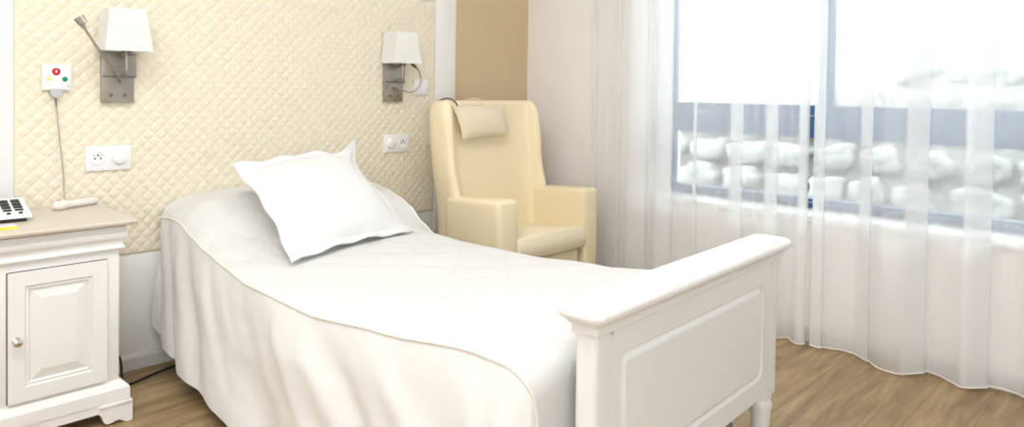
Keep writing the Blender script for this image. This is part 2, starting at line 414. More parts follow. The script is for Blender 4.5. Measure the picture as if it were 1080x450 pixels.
# moulded frieze
def around(prof, x0, x1, yf, yb):
    """profile swept round left, front and right sides with mitred corners"""
    return MB().sweep(prof, [(x0, yb, -1, 0), (x0, yf, -1, -1), (x1, yf, 1, -1), (x1, yb, 1, 0)])
fr = [(0, .538), (.006, .538), (.010, .5385), (.0135, .541), (.0135, .5455), (.010, .549), (.008, .553), (.0085, .560), (.012, .567), (.017, .574), (.019, .582), (.0175, .590), (.014, .596), (.0135, .6), (.016, .603), (.016, .609), (0, .609)]
around(fr, bx0, bx1, by0, by1).build('frieze', 'paint', ns)
MB().box(bx0 - .013, bx1 + .013, by0 - .014, by1, .6085, .6128).build('gap_shade_strip', 'dark', ns)  # near-black strip, paints in the shade line under the top
tp = [(-.05, .630), (.036, .630), (.0405, .628), (.042, .624), (.040, .619), (.034, .614), (.026, .6125), (-.05, .6125)]
t_ = around(tp, bx0, bx1, by0, by1); t_.box(bx0 - .03, bx1 + .03, by0 - .03, by1, .613, .6299)
t_.build('top', 'top', ns)
pl = [(0, .128), (.004, .126), (.010, .120), (.019, .113), (.024, .106), (.0245, .088), (.0245, .070), (0, .070)]
around(pl, bx0, bx1, by0, by1).build('plinth', 'paint', ns)
def bracket(x0, x1, mirror=False):
    # ogee bracket foot: front face outline in x,z
    o = [(0, 0), (.078, 0), (.082, .004), (.080, .012), (.070, .010), (.058, .012), (.046, .020)]
    return o
def foot(side, front=True):
    s = 1 if side > 0 else -1; xe = (bx1 + .030) if s > 0 else (bx0 - .030)
    y0 = by0 - .030 if front else by1 - .07
    o = [(0, .066), (0, .004), (.003, 0), (.016, 0), (.026, .004), (.036, .011), (.048, .012), (.060, .008), (.070, .007), (.078, .011), (.083, .020), (.085, .030), (.088, .038), (.094, .042), (.094, .066)]
    m = MB().prism([(xe - s * a, z) for a, z in o], 'y', y0, y0 + .022)
    # return along the side
    m.prism([(y0 + max(a, .0225), z) for a, z in o], 'x', xe - s * .022, xe) if front else m.prism([(by1 - a, z) for a, z in o], 'x', xe - s * .022, xe)
    m.box(min(xe, xe - s * .09) , max(xe, xe - s * .09), y0 - .004 if front else y0, y0 + .02, .058, .068, .003)
    return m
foot(1).build('bracket_foot', 'paint', ns); foot(-1).build('bracket_foot', 'paint', ns); foot(1, False).build('bracket_foot', 'paint', ns); foot(-1, False).build('bracket_foot', 'paint', ns)
MB().box(bx0, bx1, by0 - .022, by0 - .004, .042, .072).build('apron', 'paint', ns)
# door with raised panel
dx0, dx1, dz0, dz1 = .457, .711, .137, .509
gp = MB()
for (a, b, c_, d_) in ((dx0 - .0025, dx0, dz0 - .0025, dz1 + .0025), (dx1, dx1 + .0025, dz0 - .0025, dz1 + .0025), (dx0, dx1, dz0 - .0025, dz0), (dx0, dx1, dz1, dz1 + .0025)): gp.box(a, b, by0 - .0008, by0 + .001, c_, d_)
gp.build('door_gap', 'dark', ns)
def framed_panel(x0, x1, z0, z1, y, t, fx, fz, depth, slope, mb=None):
    """a door or bed panel facing -y: flat border, moulding stepping in, sloped field, raised centre"""
    mb = mb or MB()
    rings = [(0, 0, t), (0, 0, 0), (fx, fz, 0), (fx + .004, fz + .004, .006), (fx + .010, fz + .010, .004), (fx + .014, fz + .014, depth), (fx + .014 + slope, fz + .014 + slope, .002), (fx + .018 + slope, fz + .018 + slope, .002)]
    vs = []
    for (a, b, d) in rings: vs += [(x0 + a, y + d, z0 + b), (x1 - a, y + d, z0 + b), (x1 - a, y + d, z1 - b), (x0 + a, y + d, z1 - b)]
    fs = []
    for r in range(len(rings) - 1):
        for k in range(4): fs.append((r * 4 + k, r * 4 + (k + 1) % 4, r * 4 + 4 + (k + 1) % 4, r * 4 + 4 + k))
    n = len(rings) - 1; fs.append((n * 4, n * 4 + 1, n * 4 + 2, n * 4 + 3))
    return mb.add(vs, fs, smooth=False)
door = framed_panel(dx0, dx1, dz0, dz1, by0 - .0125, .0126, .040, .040, .011, .028).build('door', 'paint', ns)
MB().lathe([(.011, 0), (.0105, .003), (.006, .005), (.005, .010), (.010, .015), (.0125, .020), (.0115, .026), (.006, .029), (.001, .0295)], (.476, by0 - .0125, .317), (0, -1, 0), 20).build('knob', 'chrome', door, label='polished metal knob')

# ------------------------------------------------------------------ things on the nightstand
ZT = .630
ph = thing('telephone', (.44, 2.62, ZT), 'white big-button telephone with black keys on the nightstand', 'telephone')
Rp = Matrix.Translation((.545, 2.545, ZT)) @ Matrix.Rotation(math.radians(-4), 4, 'Z')
def ploc(x, y, z): return Rp @ Vector((x, y, z))
def wedge(x0, x1, y0, y1, za0, za1, zb0, zb1):
    vs = [ploc(x0, y0, za0), ploc(x1, y0, za0), ploc(x1, y1, zb0), ploc(x0, y1, zb0), ploc(x0, y0, za1), ploc(x1, y0, za1), ploc(x1, y1, zb1), ploc(x0, y1, zb1)]
    return vs, [(0, 1, 2, 3), (4, 5, 6, 7), (0, 1, 5, 4), (1, 2, 6, 5), (2, 3, 7, 6), (3, 0, 4, 7)]
MB().add(*wedge(-.195, -.012, .012, .175, 0, .014, 0, .040), smooth=False).build('base', 'black', ph, label='black underside of the telephone')
MB().add(*wedge(-.205, 0, 0, .185, .012, .020, .040, .050), smooth=False).build('housing', 'plastic', ph)
def ptop(x, y): return ploc(x, y, .0202 + y * (.030 / .185))
sl = math.atan2(.030, .185)
for r in range(5):
    for c in range(4):
        cx, cyy = -.026 - c * .030, .022 + r * .031
        w2, h2 = (.0055, .0035) if r == 0 else (.0115, .0095)
        if r == 1: w2, h2 = .011, .004
        mt = Matrix.Translation(ptop(cx, cyy)) @ Matrix.Rotation(math.radians(-4), 4, 'Z') @ Matrix.Rotation(sl, 4, 'X')
        k = MB().box(-w2, w2, -h2, h2, -.001, .005, .002, 2, mtx=mt).build('key', 'black', ph, label='black key')
hs = MB()
hs.tube(catmull([ptop(-.175, .012) + Vector((0, 0, .016)), ptop(-.175, .05) + Vector((0, 0, .028)), ptop(-.175, .09) + Vector((0, 0, .032)), ptop(-.175, .13) + Vector((0, 0, .028)), ptop(-.175, .17) + Vector((0, 0, .016))], 5), .017, 12).build('receiver', 'plastic', ph)

np_ = thing('notepad', (.43, 2.46, ZT), 'yellow edged notepad in front of the telephone', 'notepad')
mt = Matrix.Translation((.487, 2.445, ZT)) @ Matrix.Rotation(math.radians(4), 4, 'Z')
MB().box(-.10, 0, 0, .045, 0, .007, mtx=mt).build('pages', 'note', np_, label='yellow pages')
MB().box(-.10, -.001, .001, .045, .007, .0085, mtx=mt).build('cover', 'note_top', np_, label='pale lilac cover')

hc = thing('nurse_call_handset', (.72, 2.75, ZT), 'ivory corded call handset lying on the nightstand against the quilted wall', 'handset')
b0, b1 = Vector((.636, 2.700, ZT + .0165)), Vector((.790, 2.772, ZT + .0125))
d_ = (b1 - b0)
hp = [b0 + d_ * t for t in (0, .04, .12, .22, .32, .42, .6, .8, .95, 1)]
MB().tube(hp, [.006, .013, .0175, .0165, .0130, .0120, .0125, .0130, .012, .006], 14).build('body', 'plastic_warm', hc)
MB().lathe([(.006, 0), (.006, .002), (.004, .003)], b0 + d_ * .13 + Vector((0, 0, .0150)), (0, 0, 1), 14).build('button', 'red', hc, label='small red button')

# ------------------------------------------------------------------ nurse call panel with cord
Yq = D - .020
cp = thing('nurse_call_station', (.670, Yq, 1.026), 'square white wall call panel with red, yellow and green buttons', 'call panel')
MB().box(.627, .714, Yq - .012, Yq + .004, 1.026, 1.112, .003).build('plate', 'plastic', cp)
rb = MB().lathe([(.0125, 0), (.0125, .003), (.0105, .0045), (.0095, .0035), (.001, .0035)], (.667, Yq - .012, 1.089), (0, -1, 0), 24).build('button', 'red', cp, label='round red call button')
s_ = MB(); s_.lathe([(.0022, 0), (.0022, .0012), (.001, .0014)], (.667, Yq - .0155, 1.0925), (0, -1, 0), 12); s_.box(.6648, .6692, Yq - .0168, Yq - .0154, 1.0845, 1.0902, .0005)
s_.build('symbol', 'plastic', rb, label='small white figure mark')
MB().lathe([(.0075, 0), (.0075, .002), (.006, .003), (.001, .003)], (.646, Yq - .012, 1.065), (0, -1, 0), 20).build('button', 'yellow', cp, label='pale yellow button')
MB().lathe([(.0085, 0), (.0085, .002), (.007, .003), (.001, .003)], (.693, Yq - .012, 1.064), (0, -1, 0), 20).build('button', 'green', cp, label='green button')
MB().box(.698, .710, Yq - .0126, Yq - .0118, 1.0385, 1.0405).build('mark', 'red', cp, label='tiny red mark')
cn = MB().prism([(.650, 1.030), (.650, 1.014), (.656, 1.005), (.664, 1.000), (.670, 1.000), (.678, 1.005), (.684, 1.014), (.684, 1.030)], 'y', Yq - .018, Yq - .002).build('plug', 'plastic_grey', cp)
MB().tube([(.666, Yq - .010, 1.002), (.667, Yq - .010, .985), (.668, Yq - .010, .968)], [.004, .0032, .0022], 8).build('strain_relief', 'nickel_dark', cn)
MB().tube(catmull([(.668, Yq - .010, .972), (.671, Yq - .011, .93), (.676, Yq - .010, .88), (.679, Yq - .010, .84), (.683, Yq - .012, .80), (.688, Yq - .012, .74), (.689, Yq - .016, .68), (.686, Yq - .040, .648), (.678, 2.728, .655)], 6), .0024, 8).build('cord', 'cord', cp)

# ------------------------------------------------------------------ wall lamps
def wall_lamp(x, label, arm):
    """x: left edge of the plate; lamp parts in room coordinates"""
    t = thing('wall_lamp', (x + .055, D - .016, .983), label, 'lamp', 'reading wall lamps over the bed')
    w = .107
    bp = MB().box(x, x + w, D - .036, D - .014, .983, 1.162, .002).build('back_plate', 'nickel', t)
    MB().box(x + .003, x + w + .006, D - .042, D - .034, 1.078, 1.158, .002).build('upper_plate', 'nickel', t)
    MB().box(x + .002, x + w + .004, D - .044, D - .034, 1.073, 1.080, .001).build('ledge', 'nickel_dark', t)
    for sx in (.030, .076):
        MB().lathe([(.006, 0), (.006, .002), (.0045, .006), (.003, .007), (.001, .007)], (x + sx, D - .036, 1.010), (0, -1, 0), 14).build('switch', 'nickel_dark', t)
    sx = x + .066
    MB().tube(catmull([(sx, D - .036, 1.085), (sx, D - .080, 1.088), (sx, D - .085, 1.12), (sx, D - .085, 1.175)], 5), .006, 10).build('stem', 'nickel', t)
    MB().lathe([(.016, 0), (.016, .03), (.012, .034), (.012, .05)], (sx, D - .085, 1.150), (0, 0, 1), 16).build('lamp_holder', 'nickel_dark', t)
    # square tapered shade, open at both ends
    c = x + .058
    def ring(h, dpt, z): return [(c - h, D - .028, z), (c - h, D - .028 - dpt, z), (c + h, D - .028 - dpt, z), (c + h, D - .028, z)]
    outer0, outer1 = ring(.077, .115, 1.165), ring(.059, .098, 1.313)
    def inset(r, k): 
        cx = sum(p[0] for p in r) / 4; cy_ = sum(p[1] for p in r) / 4
        return [(cx + (p[0] - cx) * k, cy_ + (p[1] - cy_) * k, p[2]) for p in r]
    vs = outer0 + outer1 + inset(outer1, .97) + inset(outer0, .97); fs = []
    for a in range(4):
        b = (a + 1) % 4; A = lambda i: a + i * 4; B = lambda i: b + i * 4
        for i in range(4): fs.append((A(i), B(i), B((i + 1) % 4), A((i + 1) % 4)))
    MB().add(vs, fs, smooth=False).build('lamp_shade', 'shade', t)
    MB().lathe([(.006, 0), (.010, .01), (.022, .035), (.024, .055), (.016, .075), (.001, .082)], (sx, D - .085, 1.2), (0, 0, 1), 16).build('bulb', 'shade', t)
    if arm == 'up':
        p = [(x + .058, D - .036, 1.058), (x + .062, D - .046, 1.058), (x + .052, D - .052, 1.072), (x + .022, D - .085, 1.101), (x - .044, D - .155, 1.165), (x - .074, D - .160, 1.211), (x - .089, D - .160, 1.236)]
        MB().tube([p[0], p[1]] + catmull(p[2:], 5), .0042, 8).build('reading_arm', 'nickel', t)
        dirn = Vector((-.026, 0, .036)).normalized(); c0 = Vector(p[-1])
        hd = MB().tube([c0 - dirn * .006, c0, c0 + dirn * .012, c0 + dirn * .014, c0 + dirn * .036], [.004, .007, .008, .0105, .0105], 14).build('lamp_head', 'nickel', t)
        s2 = Vector((.036, 0, .026)).normalized()
        MB().tube([c0 + dirn * .004, c0 + dirn * .012 + s2 * .019, c0 + dirn * .036 + s2 * .019], .003, 6).build('hinge', 'nickel', hd)
    else:
        p = [(x + .008, D - .040, 1.047), (x + .035, D - .048, 1.057), (x + .070, D - .058, 1.046), (x + .110, D - .080, 1.030), (x + .143, D - .090, 1.040), (x + .163, D - .098, 1.070), (x + .164, D - .100, 1.105), (x + .150, D - .100, 1.137), (x + .130, D - .100, 1.152)]
        MB().tube(catmull(p, 6), .0042, 8).build('reading_arm', 'nickel', t)
        MB().tube([(x + .137, D - .100, 1.147), (x + .124, D - .100, 1.157), (x + .112, D - .100, 1.166)], [.005, .0085, .0085], 12).build('lamp_head', 'nickel_dark', t)
    return t
wall_lamp(.805, 'white shaded wall lamp above the nightstand, thin reading arm sticking up left', 'up')
wall_lamp(2.018, 'white shaded wall lamp near the armchair, flexible arm curling under its shade', 'curl')

# ------------------------------------------------------------------ sockets and switches
def plate(name, x0, x1, z0, z1, label, cat, group=None):
    t = thing(name, ((x0 + x1) / 2, Yq, z0), label, cat, group)
    MB().box(x0, x1, Yq - .007, Yq + .004, z0, z1, .002).build('plate', 'plastic', t)
    return t
def socket_face(t, x, z):
    o = MB().lathe([(.025, -.001), (.025, .0022), (.0225, .0028), (.021, .0008), (.001, .0006)], (x, Yq - .007, z), (0, -1, 0), 28).build('socket', 'plastic', t)
    for dx, dz, r in ((-.0095, -.002, .0032), (.0095, -.002, .0032)):
        MB().lathe([(r, 0), (r, .0008), (.0005, .0009)], (x + dx, Yq - .0074, z + dz), (0, -1, 0), 12).build('hole', 'black', o, label='dark pin hole')
    MB().lathe([(.0036, 0), (.0032, .005), (.001, .006)], (x, Yq - .0070, z + .010), (0, -1, 0), 12).build('pin', 'nickel_dark', o)
    s = MB()
    for dx in (-.012, .012): s.box(x + dx - .0022, x + dx + .0022, Yq - .0086, Yq - .0068, z + .006, z + .012)
    s.build('shutter', 'plastic_grey', o)
def dial(t, x, z):
    MB().lathe([(.0255, -.001), (.0255, .002), (.0235, .003), (.022, .011), (.020, .0125), (.001, .0125)], (x, Yq - .007, z), (0, -1, 0), 28).build('dial', 'plastic', t)
t = plate('wall_socket', .758, .905, .742, .829, 'white double wall plate above the nightstand, socket left of a round dial', 'socket', 'double wall plates')
socket_face(t, .796, .7875); dial(t, .866, .786)
t = plate('wall_socket', 2.026, 2.176, .740, .826, 'white double wall plate behind the bed beside the armchair, socket at its right', 'socket', 'double wall plates')
dial(t, 2.064, .783); socket_face(t, 2.136, .783)
t = plate('light_switch', 2.203, 2.286, 1.014, 1.093, 'square white light switch beside the lamp nearest the armchair', 'switch')
for k in (0, 1): MB().box(2.212 + k * .033, 2.2440 + k * .033, Yq - .011, Yq - .006, 1.023, 1.084, .002).build('rocker', 'plastic', t)

# ------------------------------------------------------------------ cable on the floor
MB()
single(MB().tube(catmull([(.775, 2.70, .105), (.80, 2.702, .104), (.832, 2.703, .100), (.842, 2.70, .075), (.840, 2.68, .02), (.846, 2.665, .005), (.88, 2.67, .005), (.95, 2.70, .005), (1.03, 2.725, .005), (1.12, 2.76, .005), (1.25, 2.74, .005)], 7), .0042, 8),
       'power_cable', 'cable', 'black cable trailing along the floor from nightstand to bed', 'cable')

# ------------------------------------------------------------------ bed
FY = .832      # front face of the footboard
bed = thing('bed', (1.5, 1.8, 0), 'white wooden bed with moulded panelled footboard, dressed in white', 'bed')
FBM = Matrix.Translation((1.074, .80, 0)) @ Matrix.Rotation(math.radians(2.4), 4, 'Z') @ Matrix.Translation((-1.074, -.80, 0))   # the footboard stands slightly askew
fbx0, fbx1, fbt = 1.106, 2.030, .052
Z_R0, Z_T = .195, .580
postw = .056
def rounded_post(x0, x1, z0, z1, y0, y1, out, r=.015):
    pts = []
    for (cx, cy_, a0, sx) in ((x1, y0, -90, 1), (x1, y1, 0, 1), (x0, y1, 90, -1), (x0, y0, 180, -1)):
        rr = r if sx == out else .0015
        kx, ky = cx - sx * rr, cy_ + (rr if cy_ == y0 else -rr)
        for k in range(6):
            a = math.radians(a0 + 90 * k / 5); pts.append((kx + rr * math.cos(a), ky + rr * math.sin(a)))
    return MB().prism(pts, 'z', z0, z1, smooth=True).xf(FBM)
rounded_post(fbx0, fbx0 + postw, Z_R0 - .010, Z_T - .004, FY - .001, FY + fbt, -1).build('post', 'paint', bed)
rounded_post(fbx1 - postw, fbx1, Z_R0 - .010, Z_T - .004, FY - .001, FY + fbt, 1).build('post', 'paint', bed)
# footboard body with a moulded raised panel
px0, px1, pz0, pz1 = 1.198, 1.926, .250, .516
def rrect(a, n=6, rad=.03):
    x0, x1, z0, z1 = px0 + a, px1 - a, pz0 + a, pz1 - a; rad = max(.006, rad - a); out = []
    for (cx, cz, a0) in ((x1 - rad, z0 + rad, -90), (x1 - rad, z1 - rad, 0), (x0 + rad, z1 - rad, 90), (x0 + rad, z0 + rad, 180)):
        for k in range(n):
            t = math.radians(a0 + 90 * k / (n - 1)); out.append((cx + rad * math.cos(t), cz + rad * math.sin(t)))
    return out
m = MB(); rings = [(0, 0), (.003, .005), (.008, .007), (.013, .004), (.018, .000), (.022, -.001)]
ring_pts = [[(x, FY + d, z) for x, z in rrect(a)] for a, d in rings]
nr = len(ring_pts[0])
outer = []
ox0, ox1, oz0, oz1 = fbx0 + postw - .001, fbx1 - postw + .001, Z_R0, Z_T - .004
for k in range(nr):
    s = k // 6; t = (k % 6) / 5
    if s == 0: p = (lerp(px1 - .03, ox1, min(1, t * 2)), lerp(oz0, pz0 + .03, max(0, t * 2 - 1)))
    elif s == 1: p = (lerp(ox1, px1 - .03, max(0, t * 2 - 1)), lerp(pz1 - .03, oz1, min(1, t * 2)))
    elif s == 2: p = (lerp(px0 + .03, ox0, min(1, t * 2)), lerp(oz1, pz1 - .03, max(0, t * 2 - 1)))
    else: p = (lerp(ox0, px0 + .03, max(0, t * 2 - 1)), lerp(pz0 + .03, oz0, min(1, t * 2)))
    outer.append((p[0], FY, p[1]))
allr = [outer] + ring_pts
vs = [p for rg in allr for p in rg]
fs = [(i * nr + k, i * nr + (k + 1) % nr, (i + 1) * nr + (k + 1) % nr, (i + 1) * nr + k) for i in range(len(allr) - 1) for k in range(nr)]
fs.append([(len(allr) - 1) * nr + k for k in range(nr)])
m.add(vs, fs, smooth=False)
m.box(ox0, ox1, FY + .010, FY + fbt - .006, Z_R0, Z_T - .004)
m.box(ox0, ox1, FY + .0001, FY + .011, Z_R0, Z_R0 + .0005)
m.xf(FBM).build('footboard', 'paint', bed)
# cornice: fillet band, cove, rounded nose
cz = [(-.02, .572), (.003, .572), (.0045, .5735), (.0045, .588), (.006, .590), (.011, .591), (.0115, .593), (.014, .597), (.019, .5995), (.0205, .601), (.0215, .6035), (.0275, .605), (.0315, .609), (.0335, .6145), (.0330, .6205), (.0300, .6260), (.025, .6298), (.017, .6325), (.006, .634), (-.02, .6345)]
c0x, c1x, c0y, c1y = fbx0, fbx1, FY - .003, FY + fbt
def cpath():
    out = []
    for (cx, cy_, a0) in ((c1x, c0y, -90), (c1x, c1y, 0), (c0x, c1y, 90), (c0x, c0y, 180)):
        for k in range(4):
            a = math.radians(a0 + 90 * k / 3); nx_ = math.cos(a)
            out.append((cx, cy_, nx_ * (.5 if nx_ > 0 else 1), math.sin(a)))
    return out
cm = MB().sweep(cz, cpath(), closed=True, cap=False); cm.box(c0x + .002, c1x - .002, c0y + .002, c1y - .002, .576, .6345)
cm.xf(FBM).build('cornice', 'paint', bed)
def turned_leg(x, y):
    return MB().lathe([(.030, .20), (.030, .188), (.026, .182), (.031, .172), (.033, .162), (.029, .148), (.026, .11), (.020, .04), (.019, .012), (.017, 0)][::-1], (x, y, 0), (0, 0, 1), 20)
turned_leg(1.955, FY + .054).build('leg', 'paint', bed); turned_leg(1.150, FY + .038).build('leg', 'paint', bed)
turned_leg(1.80, 2.70).build('leg', 'paint', bed); turned_leg(1.10, 2.70).build('leg', 'paint', bed)
MB().box(1.06, 1.085, .985, 2.76, .21, .31, .003).build('side_rail', 'paint', bed)
MB().box(1.80, 1.825, .985, 2.76, .21, .31, .003).build('side_rail', 'paint', bed)
MB().box(1.06, 1.80, 1.06, 2.74, .29, .405, .03, 3).build('mattress', 'linen', bed)

# ------------------------------------------------------------------ bedspread
YFE = FY + fbt      # inner face of the footboard
seamZ = [(.98, .505), (1.07, .507), (1.38, .472), (1.68, .446), (2.05, .452), (2.19, .472), (2.37, .500), (2.48, .525), (2.61, .560), (2.70, .572), (2.79, .588)]
crownZ = [(.98, .526), (1.07, .528), (1.38, .495), (1.68, .474), (2.05, .476), (2.22, .486), (2.36, .525), (2.50, .600), (2.62, .650), (2.79, .640)]
seamX = [(.98, 1.005), (1.38, .995), (1.68, .985), (2.05, .988), (2.37, .995), (2.61, 1.004), (2.79, 1.018)]
seamXr = [(.98, 1.93), (1.4, 1.93), (2.05, 1.90), (2.40, 1.875), (2.62, 1.860), (2.79, 1.85)]
seamZr = [(.98, .470), (1.38, .450), (1.68, .435), (2.05, .432), (2.24, .440), (2.33, .490), (2.40, .545), (2.47, .578), (2.56, .605), (2.66, .622), (2.79, .62)]
hemX = [(.9, .945), (1.4, .935), (2.0, .938), (2.45, .952), (2.64, .970), (2.79, .980)]
hemZ = [(.9, .030), (2.02, .033), (2.45, .078), (2.64, .114), (2.73, .138), (2.79, .156)]
rows = []           # (Y, inward shift, drop) stations from the head to the foot, then rolling down
ns_ = 96
for i in range(ns_ + 1): rows.append((lerp(2.79, .985, i / ns_), 0, 0))
RR = .07
for k in range(1, 9):
    a = math.radians(90 * k / 8); rows.append((.985 - RR * math.sin(a), RR * (1 - math.cos(a)), RR * (1 - math.cos(a))))
for k in range(1, 10): rows.append((.915 - .004 * k / 9, RR, RR + .20 * k / 9))
top, left, right = [], [], []
pipe, pipe_r = [], []
def wr(x, y, z, s): return noise.noise(Vector((x * s, y * s, z * s)))
SK = lambda x, y: .047 * (x - 1.0) / .93 * max(0, min(1, (1.45 - y) / .45))     # the foot end follows the footboard
for (Y, _, drop) in rows:
    yq = max(Y, .98)
    zs, zc, zr = interp(seamZ, yq) - drop, interp(crownZ, yq) - drop, interp(seamZr, yq) - drop
    roll = drop / .27
    inn = .028 * math.sin(min(1, roll * 2.2) * PI / 2)
    xs, xr = interp(seamX, yq) + inn, interp(seamXr, yq) - inn
    row = []
    nt_ = 60
    headness = max(0, min(1, (Y - 2.2) / .35))
    for j in range(nt_ + 1):
        t = j / nt_; u = .5 - .5 * math.cos(PI * t); x = lerp(xs, xr, u)
        edge = min(u, 1 - u); c = 1 - (1 - min(1, 2 * edge)) ** lerp(9, 5.5, headness)
        base = lerp(zs, zr, u); z = base + (zc - base) * c
        wv = min(1, edge * 12)
        if drop == 0:
            z += wv * (.0035 * wr(x, Y, 0, 4.5) + .0022 * wr(x + 5, Y, 0, 13) + .004 * headness * wr(x, Y * 2.5, 2, 7))
            row.append((x, Y + SK(x, Y), z))
        else:
            row.append((x, Y + SK(x, Y) + wv * .004 * wr(x, z, 0, 9), z))
    top.append(row)
    # left skirt
    hx, hz = interp(hemX, Y), interp(hemZ, Y)
    zs0 = zs; row = []
    nd = 44
    for j in range(nd + 1):
        t = j / nd
        z = lerp(zs0, hz, t)
        bulge = .022 * math.sin(PI * min(1, t * 1.6)) * (1 - t)
        x = lerp(xs, hx, t ** .9) - bulge * .6
        # soft pleats at the head, broad slack folds elsewhere, both leaning to the foot as they fall
        dr = (zs0 - z)
        yy = Y + dr * lerp(.30, .85, min(1, max(0, (2.7 - Y) / .8)))
        hd = max(0, min(1, (Y - 2.05) / .45))
        k = min(1, t * 3.5)
        ph_ = 2 * PI * (yy / .165 + .22 * math.sin(yy * 11 + .6))
        pl1 = .0125 * hd * (math.sin(ph_) + .35 * math.sin(2.1 * ph_ + 1))
        pl2 = .034 * (1 - .7 * hd) * wr(.3, yy * 1.0, dr * .45, 3.6)
        foot_f = max(0, min(1, (1.12 - Y) / .14)) * .012 * math.sin(2 * PI * (Y + dr * .12) / .10)
        x += k * (pl1 + pl2 + foot_f + .012 * wr(x, yy * 1.5, z * .6, 6.0) + .0018 * wr(1, Y, z, 22))
        x += .0034 * math.exp(-t * 9) * min(1, t * 30) * math.sin(Y * 150 + 3 * math.sin(Y * 31))
        row.append((x, Y - (0 if drop == 0 else .0) , z))
    left.append(row)
    row = []
    for j in range(15):
        t = j / 14; z = lerp(zr, .05, t)
        row.append((xr + .05 * t + .010 * math.sin(2 * PI * Y / .16) * t, Y + SK(xr, Y), z))
    right.append(row)
    hk = max(0, min(1, (Y - 2.58) / .2)); pd = .034 * hk * hk
    zz = zs - pd; L1 = left[-1]; j1 = next((j for j in range(1, len(L1)) if L1[j][2] <= zz), 1); w_ = (L1[j1 - 1][2] - zz) / max(1e-6, L1[j1 - 1][2] - L1[j1][2])
    pipe.append((lerp(L1[j1 - 1][0], L1[j1][0], w_) - .002, Y, zz + .001)); pipe_r.append((xr + .002, Y + SK(xr, Y), zr + .001))
# the head edge closes down to the wall behind the bolster
sp = thing('bedspread', (1.43, 1.85, .03), 'white quilted bedspread draped over the bed, piped seam along its edge', 'bedspread')
tm = MB().grid(top)
tm.build('quilted_top', 'quilted', sp, autosmooth=False)
MB().grid(left).build('side_drape', 'skirt', sp, autosmooth=False)
MB().grid(right).build('side_drape', 'skirt', sp, autosmooth=False)
MB().tube(pipe, .0036, 6).build('piping', 'piping', sp); MB().tube(pipe_r, .0036, 6).build('piping', 'piping', sp)
# head end of the top: fabric turned down behind the bolster
hb = [[(p[0], 2.79, p[2]) for p in top[0]], [(p[0], 2.806, p[2] - .02) for p in top[0]], [(p[0], 2.808, .30) for p in top[0]]]
MB().grid(hb).build('head_edge', 'linen', sp, autosmooth=False)

# ------------------------------------------------------------------ pillow
BL, BR, TL, TR = Vector((1.138, 2.062, .488)), Vector((1.735, 2.200, .482)), Vector((1.165, 2.545, .757)), Vector((1.708, 2.575, .833))
def pillow_mesh(BL, BR, TR, TL, T, n=48, flange=.07, ear=0, bow=.05, wave=.006, seed=0):
    nrm = (BR - BL).cross(TL - BL).normalized()
    if nrm.z < 0: nrm = -nrm
    F, B = [], []
    for i in range(n + 1):
        rf, rb_ = [], []
        for j in range(n + 1):
            u, v = i / n, j / n
            # edges bow inwards between the corners
            uu = u + bow * (1 - 2 * u) * math.sin(PI * v) * (abs(2 * u - 1) ** 2); vv = v + bow * (1 - 2 * v) * math.sin(PI * u) * (abs(2 * v - 1) ** 2)
            P = BL.lerp(BR, uu).lerp(TL.lerp(TR, uu), vv)
            if ear: P = P - (TL - BL).normalized() * ear * math.exp(-((u - .80) / .15) ** 2) * v ** 3 - (BR - BL).normalized() * ear * math.exp(-((v - .70) / .18) ** 2) * u ** 3
            e = min(u, 1 - u, v, 1 - v)
            a = max(0, (min(u, 1 - u) - flange)) / (.5 - flange); b = max(0, (min(v, 1 - v) - flange)) / (.5 - flange)
            h = T * ((1 - (1 - a) ** 2.6) * (1 - (1 - b) ** 2.6)) ** .62
            s = u * 31 + v * 7 + seed
            wv = wave * max(0, 1 - e / (flange * 1.6)) * (math.sin(u * 23 + seed) + math.sin(v * 19 + 1.3))
            cr = .0035 * noise.noise(Vector((u * 5, v * 5, seed + .5))) * min(1, e * 10)
            rf.append(P + nrm * (h + wv + .003 + cr)); rb_.append(P + nrm * (-h * .75 + wv - .003))
        F.append(rf); B.append(rb_)
    m = MB().grid(F); m.grid(B)
    per = [(i, 0) for i in range(n + 1)] + [(n, j) for j in range(1, n + 1)] + [(i, n) for i in range(n - 1, -1, -1)] + [(0, j) for j in range(n - 1, 0, -1)]
    vs = [F[i][j] for i, j in per] + [B[i][j] for i, j in per]; L = len(per)
    m.add(vs, [(k, (k + 1) % L, L + (k + 1) % L, L + k) for k in range(L)])
    return m
def spread_z(x, y):
    """height of the bedspread under a point"""
    i = min(range(ns_ + 1), key=lambda i: abs(rows[i][0] - y)); r_ = top[i]
    j = min(range(len(r_)), key=lambda j: abs(r_[j][0] - x))
    return max(top[max(0, min(ns_, i + a))][j][2] for a in (-1, 0, 1))
pm = pillow_mesh(BL, BR, TR, TL, .064, ear=.055)
half = 49 * 49
def lift(k):
    p = pm.v[k]
    if .99 < p[0] < 1.86: pm.v[k] = (p[0], p[1], max(p[2], spread_z(p[0], p[1]) + (.010 if k < half else .004)))
for k in range(half * 2): lift(k)
for k in range(half): pm.v[k] = (pm.v[k][0], pm.v[k][1], max(pm.v[k][2], pm.v[k + half][2] + .004) if pm.v[k][2] < .56 else pm.v[k][2])
L_ = len(pm.v) - 2 * half; nn = 48
per = [(i, 0) for i in range(nn + 1)] + [(nn, j) for j in range(1, nn + 1)] + [(i, nn) for i in range(nn - 1, -1, -1)] + [(0, j) for j in range(nn - 1, 0, -1)]
for k, (i, j) in enumerate(per):
    pm.v[2 * half + k] = pm.v[i * 49 + j]; pm.v[2 * half + len(per) + k] = pm.v[half + i * 49 + j]
single(pm, 'pillow', 'pillow', 'plump white square pillow leaning on the head of the bed', 'pillow')

